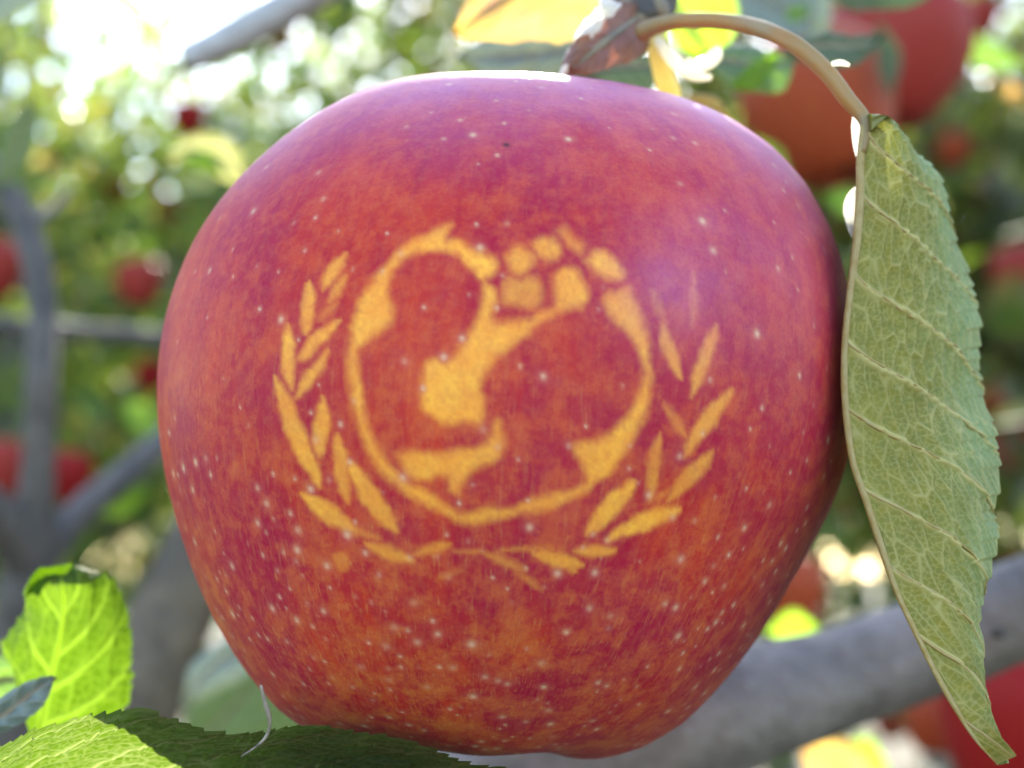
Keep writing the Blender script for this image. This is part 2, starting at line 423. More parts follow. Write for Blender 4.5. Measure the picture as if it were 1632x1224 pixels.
far_apple(-14, 430, 1.72, 52, 'red apple with a pale lit underside at the left edge', 0)
far_apple(70, 78, 3.4, 24, 'small red apple high in the upper left leaves', 2)
far_apple(270, 338, 3.4, 24, 'small red apple close to the upper left shoulder of the big apple', 0)
far_apple(300, 190, 2.98, 30, 'dull red apple among the bright sky spots at the upper left', 2)
far_apple(180, 300, 3.4, 26, 'dark red apple in shade left of the yellow leaf', 2)
far_apple(446, 60, 3.4, 26, 'small dull red apple under the blurred grey stub at the top', 2)
far_apple(385, 1120, 2.79, 32, 'small brownish red apple low behind the thin dry tendril', 1)
far_apple(1420, 1150, 2.79, 32, 'small pink apple between the thick branch and the hanging leaf', 0)
for (px, py, d) in ((1560, 30, 2.2), (1600, 640, 2.4), (240, 600, 2.8), (1520, 240, 2.6)):
    far_apple(px, py, d, .036/d*FPX, 'small red apple lost in the blurred leaves of a far tree', random.choice((0, 1, 2)), group='tiny red apples in the far trees')

# ------------------------------------------------------------------ detailed leaves near the lens
def worley(U, cell, seed):
    """distance to the nearest cell wall, in cells"""
    P = U/cell; I = np.floor(P).astype(int); d1 = np.full(len(P), 9.); d2 = np.full(len(P), 9.)
    for a in (-1, 0, 1):
        for b in (-1, 0, 1):
            J = I+np.array([a, b]); h = (J[:, 0]*73856093 ^ J[:, 1]*19349663 ^ seed*83492791) & 0x7fffffff
            h = (h*1103515245+12345) & 0x7fffffff; hx = (h >> 4 & 1023)/1023.; h = (h*1103515245+12345) & 0x7fffffff; hy = (h >> 4 & 1023)/1023.
            d = np.hypot(P[:, 0]-J[:, 0]-hx, P[:, 1]-J[:, 1]-hy)
            d2 = np.where(d < d1, d1, np.minimum(d2, d)); d1 = np.minimum(d1, d)
    return d2-d1
def half_blade(mid, mar, nu, nv, nveins=8, slope=.2, bulge=.0008, out=1, serr=.035, teeth=34, relief=.00016, cell=.0016, seed=1, vein_w=.00042, t0=.02, puff=.0004, ribw=0, wavy=0):
    """one half of a leaf between its midrib and its toothed margin; returns V, F, vein, secondary vein lines"""
    M = spline(mid, nv); E = spline(mar, nv); t = np.linspace(0, 1, nv); u = np.linspace(0, 1, nu)
    L = np.linalg.norm(np.diff(M, axis=0), axis=1).sum(); Wd = np.linalg.norm(E-M, axis=1)
    ph = t*teeth+.45*np.sin(t*23+seed)+.35*np.sin(t*57+2*seed); ks = ph % 1.0
    ks = .35+(ks-.35)*(.45+1.1*np.random.default_rng(seed).random(teeth+4)[np.clip(ph.astype(int)+1, 0, teeth+3)])
    w_ = np.stack([vnoise(np.c_[t*11, np.full(nv, seed), np.full(nv, 3.)], seed+9), vnoise(np.c_[t*26, np.full(nv, seed), np.full(nv, 3.)], seed+8)])-.5
    E2 = E+(E-M)/(Wd[:, None]+1e-9)*(serr*np.minimum(Wd, .012)*(ks-.35))[:, None]
    B = M[:, None]*(1-u)[None, :, None]+E2[:, None]*u[None, :, None]
    du = np.gradient(B, axis=1); dv = np.gradient(B, axis=0)
    nm = np.cross(du.reshape(-1, 3), dv.reshape(-1, 3)); nm /= np.linalg.norm(nm, axis=1)[:, None]+1e-12
    nm = nm.reshape(nv, nu, 3)
    nm = nm*np.sign((nm*(CAM-B)).sum(-1)).mean().clip(-1, 1).round()
    Ug, Tg = np.meshgrid(u, t); Wg = np.repeat(Wd[:, None], nu, 1)
    x = Ug*Wg; y = Tg*L
    wob = (vnoise(np.c_[x.ravel()*260, y.ravel()*260, np.full(x.size, seed)], seed)-.5).reshape(x.shape)
    vein = np.zeros_like(x); tv = t0+np.linspace(0, .9, nveins)+np.random.default_rng(seed).uniform(-.012, .012, nveins)
    for q in tv:
        dist = np.abs(Tg-(q+slope*(Ug**.85)*(1-.35*q)+.012*wob))*L*.8
        vw = vein_w*(1-.65*Ug)*(1-.4*q); vein = np.maximum(vein, np.exp(-(dist/vw)**2))
    if ribw: vein = np.maximum(vein, np.exp(-(x/(ribw*(1-.7*Tg)))**2))
    # cross veins, then the fine net
    wrp = np.c_[(x+.0006*wob).ravel(), (y+.0008*wob).ravel()]
    lad = np.c_[(x+.0009*wob).ravel(), ((Tg-slope*Ug**.85)*L+.0012*wob).ravel()]          # rungs between the side veins
    w1 = worley(lad*np.array([1.45, .55]), cell*2.3, seed); w2 = worley(wrp, cell*.62, seed+3)
    fade = .45+.55*vnoise(np.c_[x.ravel()*330, y.ravel()*330, np.full(x.size, seed+.5)], seed+2)
    net = (np.exp(-(w1/.085)**2)*fade).reshape(x.shape)*.70; net2 = (np.exp(-(w2/.16)**2)*fade).reshape(x.shape)*.50
    edge = np.exp(-((1-Ug)*Wg/.0003)**2)*.4
    v = np.clip(np.maximum(np.maximum(vein, net), np.maximum(net2, edge)), 0, 1)
    cells = np.minimum(1, w1.reshape(x.shape)*1.6)
    h = out*bulge*np.sin(np.pi*np.clip(Ug, 0, 1))+relief*(vein*1.6+net*.6)-puff*cells*np.sin(np.pi*np.clip(Ug*.95+.03, 0, 1))+.0007*wob*Ug+wavy*Ug**2*(w_[0]+.4*w_[1])[:, None]
    V = B+nm*h[..., None]
    lines = []
    for q in tv:
        iu = np.linspace(0, nu-1, 14).astype(int); tt = q+slope*((iu/(nu-1))**.85)*(1-.35*q)
        ok = tt < .998; fv = tt[ok]*(nv-1); j0 = np.clip(fv.astype(int), 0, nv-2); fr = (fv-j0)[:, None]
        if ok.sum() > 5: lines.append((B[j0, iu[ok]]*(1-fr)+B[j0+1, iu[ok]]*fr)+nm[j0, iu[ok]]*((h-relief*vein*1.6)[j0, iu[ok]]+.00015)[:, None])
    return V.reshape(-1, 3), grid_faces(nu, nv), v.ravel(), lines, Ug.ravel()
def face_camera(V, F, want_front):
    a = V[F[:, 0]]; n = np.cross(V[F[:, 1]]-a, V[F[:, 3]]-a); s = (n*(CAM-a)).sum(1).sum()
    return F if (s > 0) == want_front else F[:, ::-1]
def big_leaf(label, mat, halves, ribmat, mid, rib_w, veins=True, show_top=False, petiole=None, petmat=None, extra=(), name='apple_leaf', solid=.00022, vein_r=.00016):
    root = empty(name, mid[0], label, 'leaf')
    Vs = []; lines = []; us = []
    for hf in halves:
        V, F, v, ln, uu = half_blade(**hf); F = face_camera(V, F, show_top); Vs.append((V, F, v)); us.append(uu); lines += ln if hf.get('nveins', 8) else []
    V, F = join([(a, b) for a, b, c in Vs])
    o = link('blade', mesh_from('blade', local(V, root), F, {'vein': np.concatenate([c for a, b, c in Vs]), 'tint': sstep(.25, 1.0, np.concatenate(us))}), mat, root)
    if rib_w: link('midrib', tube_mesh('midrib', local(mid, root), rib_w, 60, n=10), ribmat, root)
    if veins:
        for ln in lines:
            P = local(ln, root); link('vein', tube_mesh('vein', P, np.linspace(vein_r, vein_r*.35, len(P)), 24, n=6), ribmat, root)
    if petiole is not None:
        link('petiole', tube_mesh('petiole', local(petiole[0], root), petiole[1], 70, n=16, rough=.16, rscale=160), petmat, root)
    return root

LEAF_UNDER = mat_leaf('leaf_under', (.05, .09, .03), (.255, .21, .024), (.56, .45, .17), (.20, .22, .03), .22, .6, spec=.25, under2=(.22, .30, .12))
RIB = mat_plain('vein_olive', (.36, .235, .06), (.44, .32, .12), .5, 900, .25, (.45, .38, .12))
PET = mat_plain('stalk_green_brown', (.34, .20, .06), (.28, .23, .10), .42, 300, .3, (.55, .33, .07))
SUN_WHITE = mat_plain('sun_white_leaf', (.62, .60, .50), (.72, .70, .62), .5, 500, .6, (.85, .82, .66))  # whitens leaf folds and edges: sun glare put into the colour

# the long leaf hanging at the right: folded along its midrib, underside towards us
mid = pts([(1380, 186, 0.134), (1372, 250, 0.133), (1371, 300, 0.132), (1366, 380, 0.131), (1353, 480, 0.130), (1346, 560, 0.129), (1347, 640, 0.128), (1359, 735, 0.127), (1381, 800, 0.126), (1404, 870, 0.125), (1428, 940, 0.124), (1458, 1005, 0.123), (1490, 1070, 0.122), (1524, 1130, 0.121), (1556, 1180, 0.120), (1590, 1218, 0.120)])
mar = pts([(1383, 186, 0.134), (1415, 196, 0.136), (1447, 222, 0.138), (1476, 258, 0.140), (1508, 312, 0.141), (1530, 365, 0.141), (1546, 420, 0.141), (1557, 480, 0.140), (1570, 545, 0.139), (1580, 610, 0.138), (1586, 690, 0.136), (1590, 765, 0.134), (1584, 845, 0.132), (1580, 915, 0.130), (1572, 985, 0.128), (1566, 1050, 0.126), (1558, 1100, 0.124), (1556, 1130, 0.123), (1568, 1170, 0.121), (1590, 1218, 0.120)])
back = pts([(1378, 186, .142), (1366, 215, .147), (1364, 262, .152), (1375, 300, .158), (1395, 400, .165), (1420, 520, .168), (1440, 640, .167), (1455, 760, .163), (1480, 880, .156), (1510, 980, .149), (1540, 1060, .143), (1562, 1118, .138), (1578, 1155, .134), (1586, 1180, .131), (1591, 1200, .129), (1592, 1219, .128)])
pet = pts([(1022, 52, 0.154), (1050, 40, 0.152), (1100, 33, 0.149), (1180, 38, 0.145), (1255, 64, 0.138), (1315, 112, 0.136), (1352, 160, 0.135), (1380, 196, 0.134), (1374, 245, 0.133)])
L1 = big_leaf('long olive leaf hanging folded at the right of the apple, veined underside showing', LEAF_UNDER,
    [dict(mid=mid, mar=mar, nu=120, nv=480, nveins=9, slope=.24, bulge=.0022, seed=3, teeth=44, serr=.045, cell=.00095, wavy=.0024), dict(mid=mid, mar=back, nu=30, nv=200, nveins=0, bulge=.001, seed=5)],
    RIB, mid, [.00042]*4+[.00034]*6+[.00027]*4+[.00015, .00008], petiole=(pet, np.array([.0011, .00095, .0009, .00088, .0009, .00092, .00088, .0007, .00035])), petmat=PET, veins=True)
def flap(P1, P2, d1, d2, parent, name='sunlit_fold', mat=SUN_WHITE, bulge=.0006, n=24):
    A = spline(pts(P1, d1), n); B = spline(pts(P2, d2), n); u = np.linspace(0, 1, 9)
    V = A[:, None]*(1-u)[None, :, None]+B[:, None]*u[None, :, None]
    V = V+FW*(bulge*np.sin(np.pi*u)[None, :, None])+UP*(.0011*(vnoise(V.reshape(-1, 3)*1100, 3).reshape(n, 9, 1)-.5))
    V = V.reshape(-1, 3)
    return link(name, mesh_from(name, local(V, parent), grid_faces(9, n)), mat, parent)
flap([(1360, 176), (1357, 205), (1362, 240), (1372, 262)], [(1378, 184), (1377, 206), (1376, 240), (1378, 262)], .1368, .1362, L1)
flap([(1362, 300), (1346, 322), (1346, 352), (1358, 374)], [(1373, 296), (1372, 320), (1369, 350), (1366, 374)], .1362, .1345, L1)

# lime leaf at the lower left, sun shining through it
LIME = mat_leaf('leaf_lime', (.05, .10, .02), (.07, .13, .025), (.28, .34, .06), (.080, .158, .002), .58, .6, spec=.2, veinglow=(.22, .36, .02))
RIB_L = mat_plain('vein_lime', (.22, .28, .05), (.28, .33, .07), .6, 900, .75, (.62, .78, .06))
m2 = pts([(62, 1172, .160), (76, 1110, .158), (86, 1062, .157), (97, 1010, .156), (102, 965, .156), (99, 930, .156), (94, 912, .158)])
r2 = pts([(100, 1180, .160), (165, 1168, .161), (202, 1118, .161), (209, 1062, .161), (206, 1008, .161), (196, 960, .161), (178, 922, .160), (150, 908, .159), (98, 909, .158)])
l2 = pts([(48, 1172, .160), (30, 1112, .159), (18, 1070, .159), (4, 1032, .159), (22, 1002, .159), (42, 968, .159), (42, 938, .158), (60, 916, .158), (92, 910, .158)])
L2 = big_leaf('bright lime green leaf glowing with sunlight at the lower left', LIME,
    [dict(mid=m2, mar=r2, nu=70, nv=130, nveins=5, slope=.42, bulge=.0012, seed=8, teeth=17, serr=.09, vein_w=.0005, t0=.05, relief=.0001, puff=.0003, ribw=.00055), dict(mid=m2, mar=l2, nu=50, nv=130, nveins=4, slope=.42, bulge=.001, seed=9, teeth=12, serr=.06, vein_w=.0005, t0=.08, relief=.0001, puff=.0003, ribw=.00055)],
    RIB_L, m2, [.00012]*7, veins=False)
flap([(40, 945), (52, 915), (75, 905), (108, 900)], [(62, 948), (75, 930), (100, 918), (114, 905)], .1545, .1555, L2, 'curled_margin', LIME)

# dark leaf in front of the foot of the apple
DARK = mat_leaf('leaf_dark', (.03, .06, .025), (.014, .024, .014), (.045, .055, .025), (.15, .27, .010), .33, .6, spec=.1, veinglow=(.55, .66, .20))
m3 = pts([(-160, 1320, .130), (0, 1276, .134), (150, 1256, .136), (330, 1256, .137), (560, 1282, .137), (760, 1320, .137), (900, 1360, .136)])
u3 = pts([(-180, 1250, .118), (-60, 1212, .120), (0, 1194, .121), (60, 1166, .122), (110, 1149, .1225), (160, 1138, .1225), (215, 1134, .1225), (300, 1148, .122), (390, 1157, .122), (480, 1159, .122), (560, 1174, .122), (640, 1190, .122), (720, 1206, .123), (800, 1228, .125), (900, 1360, .136)])
d3 = pts([(-160, 1420, .140), (150, 1420, .150), (560, 1450, .150), (900, 1360, .136)])
big_leaf('long dark serrated leaf under the apple at the bottom left, left end sunlit', DARK,
    [dict(mid=m3, mar=u3, nu=120, nv=420, nveins=8, slope=.30, bulge=-.0006, seed=21, teeth=44, serr=.075, cell=.0012, vein_w=.0003, t0=-.08, relief=.00012, puff=.0003, ribw=.0004, wavy=.0016), dict(mid=m3, mar=d3, nu=24, nv=80, nveins=0, seed=23)],
    RIB_L, m3, [.0005]*5+[.0004, .0002], veins=False)

# ------------------------------------------------------------------ softer leaves behind and above the apple
def soft_leaf(label, mat, P, margins, show_top=False, rib=None, cat='leaf', rib_w=.0005, nveins=6, teeth=22, serr=.06, parent=None, bulge=.001, seed=2):
    mid = pts(P); hs = []
    for i, mg in enumerate(margins):
        hs.append(dict(mid=mid, mar=pts(mg), nu=26, nv=90, nveins=nveins, slope=.3, bulge=bulge, seed=seed+i, teeth=teeth, serr=serr, cell=.003, vein_w=.0005))
    return big_leaf(label, mat, hs, rib, mid, np.linspace(rib_w, rib_w*.3, 5) if False else [rib_w]*(len(mid)-1)+[rib_w*.3], veins=False, show_top=show_top)
YEL = mat_leaf('leaf_yellow', (.30, .22, .05), (.36, .28, .09), (.22, .13, .04), (.72, .45, .09), .6, .5, (.34, .16, .10))
GRN = mat_leaf('leaf_green', (.045, .085, .035), (.10, .13, .08), (.17, .19, .10), (.22, .42, .025), .42, .45)
GLOW = mat_leaf('leaf_bright_green', (.06, .12, .03), (.10, .16, .04), (.20, .22, .06), (.38, .62, .02), .62, .45)
PALE = mat_leaf('leaf_pale_yellow', (.22, .22, .08), (.28, .28, .12), (.2, .2, .08), (.42, .42, .12), .5, .5)
RUST = mat_leaf('leaf_rust', (.15, .055, .03), (.19, .085, .045), (.2, .10, .05), (.34, .10, .035), .30, .5)
GREY = mat_leaf('leaf_grey_green', (.10, .12, .10), (.17, .20, .17), (.25, .26, .2), (.12, .16, .05), .22, .5)
SHADE = mat_leaf('leaf_added_shade', (.04, .07, .03), (.075, .095, .045), (.14, .15, .08), (.07, .13, .015), .14, .55, spec=.25)
RIBG = mat_plain('vein_brown', (.16, .11, .06), (.22, .17, .09), .6)

soft_leaf('yellow orange backlit leaf with a toothed lower edge above the top of the apple', YEL,
    [(970, -60, .205), (910, -40, .205), (840, -20, .206), (770, 20, .207), (724, 58, .208)],
    [[(970, -60, .205), (945, 50, .20), (900, 64, .20), (850, 62, .202), (800, 64, .204), (755, 63, .206), (724, 58, .208)],
     [(970, -60, .205), (890, -64, .21), (800, -50, .21), (745, 0, .209), (724, 58, .208)]], rib=RIBG, seed=31)
soft_leaf('dark grey green leaf in shade between the yellow leaf and the top of the apple', GREY,
    [(960, 70, .225), (880, 84, .225), (800, 90, .226), (728, 92, .228)],
    [[(960, 70, .225), (880, 126, .222), (800, 128, .223), (728, 92, .228)], [(960, 70, .225), (880, 40, .228), (790, 50, .229), (728, 92, .228)]], rib=RIBG, seed=33)
rl = soft_leaf('rusty brown leaf hanging beside the apple stalk with a white sunlit edge', RUST,
    [(1035, 20, .165), (1000, 40, .158), (955, 75, .152), (905, 118, .148)],
    [[(1035, 20, .165), (1030, 80, .158), (985, 104, .153), (945, 116, .149), (905, 118, .148)], [(1035, 20, .165), (975, 2, .160), (938, 30, .155), (912, 70, .151), (892, 110, .148)]], rib=RIBG, seed=35)
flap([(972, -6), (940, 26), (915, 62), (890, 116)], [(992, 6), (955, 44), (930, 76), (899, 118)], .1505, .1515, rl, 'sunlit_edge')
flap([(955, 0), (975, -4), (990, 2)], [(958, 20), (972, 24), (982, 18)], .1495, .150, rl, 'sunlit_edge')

soft_leaf('dull olive leaf in shade right behind the apple rim below the white bud scales', SHADE,
    [(925, 122, .20), (970, 108, .20), (1015, 104, .20), (1062, 112, .20)], [[(925, 122, .20), (985, 145, .198), (1030, 150, .198), (1062, 112, .20)], [(925, 122, .20), (965, 84, .201), (1020, 82, .202), (1062, 112, .20)]], rib=RIBG, seed=71)
soft_leaf('bright yellow leaf tip showing above the right shoulder of the apple', YEL,
    [(1075, 165, .19), (1110, 168, .19), (1140, 180, .191), (1166, 205, .192)],
    [[(1075, 165, .19), (1105, 150, .19), (1145, 158, .191), (1166, 205, .192)], [(1075, 165, .19), (1110, 200, .186), (1140, 210, .187), (1166, 205, .192)]], rib=RIBG, seed=37)
soft_leaf('lime backlit leaf with dark veins under the arching stalk', GLOW,
    [(1045, -60, .26), (1075, 0, .26), (1105, 50, .261), (1140, 96, .263)],
    [[(1045, -60, .26), (1150, -30, .26), (1175, 20, .262), (1160, 70, .263), (1140, 96, .263)], [(1045, -60, .26), (1035, 10, .258), (1062, 50, .259), (1095, 80, .26), (1140, 96, .263)]], rib=RIBG, rib_w=.0008, seed=39)
soft_leaf('half shaded green leaf with a lime streak below the arching stalk', GRN,
    [(1120, 92, .21), (1170, 98, .21), (1220, 105, .211), (1268, 96, .213)],
    [[(1120, 92, .21), (1160, 135, .208), (1210, 148, .208), (1250, 142, .21), (1268, 96, .213)], [(1120, 92, .21), (1170, 72, .213), (1220, 78, .214), (1268, 96, .213)]], rib=RIBG, seed=41)
soft_leaf('lime sunlit scrap of leaf in front of the half shaded green leaf', GLOW,
    [(1162, 142, .207), (1190, 125, .207), (1215, 108, .207), (1240, 88, .208)],
    [[(1162, 142, .207), (1200, 140, .207), (1232, 112, .207), (1240, 88, .208)], [(1162, 142, .207), (1178, 118, .207), (1210, 92, .208), (1240, 88, .208)]], rib=None, rib_w=0, seed=43)
soft_leaf('grey green blurred leaf behind the top of the arching stalk', GREY,
    [(1140, -40, .33), (1200, -8, .33), (1260, 25, .332), (1320, 60, .334)],
    [[(1140, -40, .33), (1160, 20, .328), (1230, 62, .328), (1320, 60, .334)], [(1140, -40, .33), (1230, -60, .333), (1320, -10, .334), (1320, 60, .334)]], rib=RIBG, seed=45)
soft_leaf('short lime green leaf lit beside the top of the arching stalk', GLOW,
    [(1250, 32, .32), (1268, 24, .32), (1292, 8, .32)], [[(1250, 32, .32), (1274, 32, .32), (1292, 8, .32)], [(1250, 32, .32), (1260, 12, .32), (1292, 8, .32)]], rib=None, rib_w=0, seed=46)
soft_leaf('olive leaf with a curled tip in front of the pinkish apple at the top right', SHADE,
    [(1250, 85, .20), (1310, 75, .20), (1360, 76, .201), (1412, 62, .203)],
    [[(1250, 85, .20), (1310, 112, .198), (1360, 106, .199), (1390, 84, .201), (1412, 62, .203)], [(1250, 85, .20), (1310, 54, .202), (1365, 60, .203), (1412, 62, .203)]], rib=RIBG, seed=47)
soft_leaf('very dark green leaf edge along the top right border', SHADE,
    [(1260, -70, .24), (1340, -40, .24), (1420, -30, .24), (1520, -50, .24)],
    [[(1260, -70, .24), (1340, 8, .238), (1410, 16, .238), (1470, 2, .238), (1520, -50, .24)], [(1260, -70, .24), (1380, -120, .24), (1520, -50, .24)]], rib=RIBG, seed=49)
soft_leaf('pale yellow sunlit leaf blade slanting at the right edge', YEL,
    [(1566, 112, .50), (1600, 138, .50), (1650, 178, .51)], [[(1566, 112, .50), (1606, 124, .5), (1650, 178, .51)], [(1566, 112, .50), (1594, 152, .5), (1650, 178, .51)]], rib=None, rib_w=0, seed=51)
soft_leaf('dark green leaf hanging at the upper left edge', SHADE,
    [(50, 150, .40), (38, 200, .40), (18, 260, .40), (-10, 310, .40)], [[(50, 150, .40), (62, 210, .40), (40, 270, .4), (-10, 310, .40)], [(50, 150, .40), (10, 200, .40), (-6, 260, .4), (-10, 310, .40)]], rib=RIBG, seed=53)
soft_leaf('dull grey leaf with a lit edge in the top left corner', GREY,
    [(-60, 40, .26), (-20, 0, .26), (30, -20, .26), (110, -40, .26)], [[(-60, 40, .26), (0, 36, .258), (40, 12, .258), (110, -40, .26)], [(-60, 40, .26), (-40, -60, .26), (40, -80, .26), (110, -40, .26)]], rib=RIBG, seed=55)
soft_leaf('yellow blurred leaf with a green centre at the upper left shoulder of the apple', PALE,
    [(258, 262, .36), (300, 238, .36), (350, 250, .36), (400, 300, .36)], [[(258, 262, .36), (310, 214, .362), (370, 222, .362), (400, 300, .36)], [(258, 262, .36), (300, 256, .358), (350, 282, .358), (400, 300, .36)]], rib=RIBG, seed=57)
soft_leaf('green blurred leaf lying under the yellow leaf at the upper left shoulder', GLOW,
    [(285, 252, .352), (320, 256, .352), (360, 280, .352)], [[(285, 252, .352), (330, 240, .352), (360, 280, .352)], [(285, 252, .352), (310, 268, .352), (360, 280, .352)]], rib=None, rib_w=0, seed=58)
soft_leaf('lime blurred leaf below the slanting twig at the left', GLOW,
    [(142, 815, .5), (185, 800, .5), (240, 782, .5)], [[(142, 815, .5), (180, 780, .5), (225, 772, .5), (240, 782, .5)], [(142, 815, .5), (195, 822, .5), (240, 782, .5)]], rib=None, rib_w=0, seed=59)
soft_leaf('lime blurred leaf close to the left flank of the big apple', GLOW,
    [(190, 640, .7), (225, 660, .7), (262, 700, .7)], [[(190, 640, .7), (235, 645, .7), (262, 700, .7)], [(190, 640, .7), (212, 682, .7), (262, 700, .7)]], rib=None, rib_w=0, seed=60)
soft_leaf('grey green blurred leaf low behind the left foot of the apple', GREY,
    [(290, 1130, .3), (330, 1070, .3), (375, 1040, .302), (420, 1030, .304)], [[(290, 1130, .3), (350, 1100, .298), (400, 1070, .30), (420, 1030, .304)], [(290, 1130, .3), (305, 1060, .302), (360, 1022, .303), (420, 1030, .304)]], rib=RIBG, seed=61)
soft_leaf('dark green leaf in shade behind the tendril at the lower left', SHADE,
    [(290, 1210, .36), (350, 1150, .36), (440, 1050, .36)], [[(290, 1210, .36), (420, 1200, .36), (500, 1130, .36), (440, 1050, .36)], [(290, 1210, .36), (300, 1120, .36), (350, 1060, .36), (440, 1050, .36)]], rib=RIBG, seed=62)
soft_leaf('dull grey green leaf tip covering the left corner of the lime leaf', GREY,
    [(-60, 1190, .146), (0, 1148, .146), (45, 1112, .1465), (90, 1080, .147)], [[(-60, 1190, .146), (20, 1160, .145), (70, 1122, .1455), (90, 1080, .147)], [(-60, 1190, .146), (-10, 1122, .147), (50, 1088, .1475), (90, 1080, .147)]], rib=RIBG, seed=63)
soft_leaf('dark green leaf behind the left margin of the lime leaf', GRN,
    [(-60, 1120, .19), (-20, 1090, .19), (30, 1080, .19), (75, 1110, .19)], [[(-60, 1120, .19), (-10, 1050, .19), (40, 1060, .19), (75, 1110, .19)], [(-60, 1120, .19), (0, 1140, .19), (75, 1110, .19)]], rib=RIBG, seed=64)
soft_leaf('pale sunlit leaf below the thick branch at the bottom right', YEL,
    [(1275, 1185, .34), (1320, 1200, .34), (1365, 1225, .34), (1400, 1260, .34)], [[(1275, 1185, .34), (1330, 1172, .342), (1385, 1205, .342), (1400, 1260, .34)], [(1275, 1185, .34), (1295, 1235, .338), (1400, 1260, .34)]], rib=None, rib_w=0, seed=65)
soft_leaf('lime leaf beside the pale leaf below the thick branch', GLOW,
    [(1330, 1190, .37), (1370, 1195, .37), (1420, 1230, .37)], [[(1330, 1190, .37), (1385, 1175, .37), (1420, 1230, .37)], [(1330, 1190, .37), (1370, 1230, .37), (1420, 1230, .37)]], rib=None, rib_w=0, seed=66)
soft_leaf('small yellow green leaf resting behind the thick branch beside the apple', GLOW,
    [(1215, 1005, .33), (1260, 990, .33), (1312, 1005, .33)], [[(1215, 1005, .33), (1265, 970, .33), (1312, 1005, .33)], [(1215, 1005, .33), (1260, 1020, .33), (1312, 1005, .33)]], rib=None, rib_w=0, seed=67)
soft_leaf('sunlit lime leaf just behind the stalk side of the hanging leaf', GLOW,
    [(1312, 312, .36), (1350, 318, .36), (1395, 335, .36)], [[(1312, 312, .36), (1352, 298, .36), (1395, 335, .36)], [(1312, 312, .36), (1345, 345, .36), (1395, 335, .36)]], rib=None, rib_w=0, seed=68)
soft_leaf('green blurred leaf at the right edge below the slanting yellow one', GRN,
    [(1480, 60, .6), (1550, 80, .6), (1640, 110, .6)], [[(1480, 60, .6), (1560, 55, .6), (1640, 110, .6)], [(1480, 60, .6), (1550, 105, .6), (1640, 110, .6)]], rib=None, rib_w=0, seed=69)

soft_leaf('small green yellow leaf blurred against the rust red apple at the upper right', GRN,
    [(1385, 300, .36), (1400, 250, .36), (1420, 205, .36)], [[(1385, 300, .36), (1425, 258, .36), (1420, 205, .36)], [(1385, 300, .36), (1378, 250, .36), (1420, 205, .36)]], rib=None, rib_w=0, seed=72)
soft_leaf('narrow olive leaf blurred across the gap between the two apples at the top right', SHADE,
    [(1400, 30, .42), (1412, 90, .42), (1418, 160, .42)], [[(1400, 30, .42), (1436, 90, .42), (1418, 160, .42)], [(1400, 30, .42), (1398, 100, .42), (1418, 160, .42)]], rib=None, rib_w=0, seed=73)
soft_leaf('pale lime leaf blurred at the lower left side of the rust red apple', GLOW,
    [(1200, 215, .37), (1225, 250, .37), (1262, 290, .37)], [[(1200, 215, .37), (1245, 240, .37), (1262, 290, .37)], [(1200, 215, .37), (1212, 262, .37), (1262, 290, .37)]], rib=None, rib_w=0, seed=74)

# leaves added above, mostly out of view, to shade limb, hanging leaf and left branches
SD = np.array(sv)
def shade_leaf(px, py, d, dist, L, W, i, mat=None):
    """an added leaf on the sun's line to a point of the limb or leaf below it"""
    V, F, v = leaf_grid(L, W, .25, .12, 13, 3, 70+i, .06); V[:, 1] -= L/2
    o = link('apple_leaf', mesh_from('apple_leaf', V, F, {'vein': v}), mat or SHADE, label='green leaf added above the big apple for shade', cat='leaf', group='leaves added above the picture for shade')
    M = frame((.22*(-1)**i*(W > .03), .1, -1), (.1, -.8, .6)).to_4x4(); M.translation = Vector(at(px, py, d)+SD*dist); o.matrix_world = M
for i, (px, py, d, dist, L, W) in enumerate(((700, 1195, .232, .86, .085, .055), (690, 1200, .233, .66, .12, .09), (790, 1195, .227, .70, .12, .09), (800, 1180, .226, .90, .085, .055), (900, 1130, .224, .84, .085, .055), (1010, 1090, .224, .9, .085, .055), (1120, 1060, .226, .84, .085, .055), (40, 340, .47, .66, .09, .06), (85, 330, .5, .62, .08, .05), (200, 760, .5, 1.5, .12, .075), (120, 820, .48, 1.5, .12, .075), (1225, 1030, .229, .80, .085, .05), (1300, 1000, .231, .84, .085, .05), (1380, 985, .235, .80, .085, .05), (1460, 955, .232, .86, .085, .05), (1540, 930, .226, .80, .085, .05), (1620, 900, .222, .84, .085, .05), (1700, 870, .22, .8, .085, .05),
        (1552, 640, .146, .78, .07, .026), (1556, 520, .149, .80, .06, .026), (1505, 450, .149, .76, .05, .022), (1578, 800, .142, .78, .06, .024), (1500, 330, .149, .80, .04, .022))):
    shade_leaf(px, py, d, dist, L, W, i)

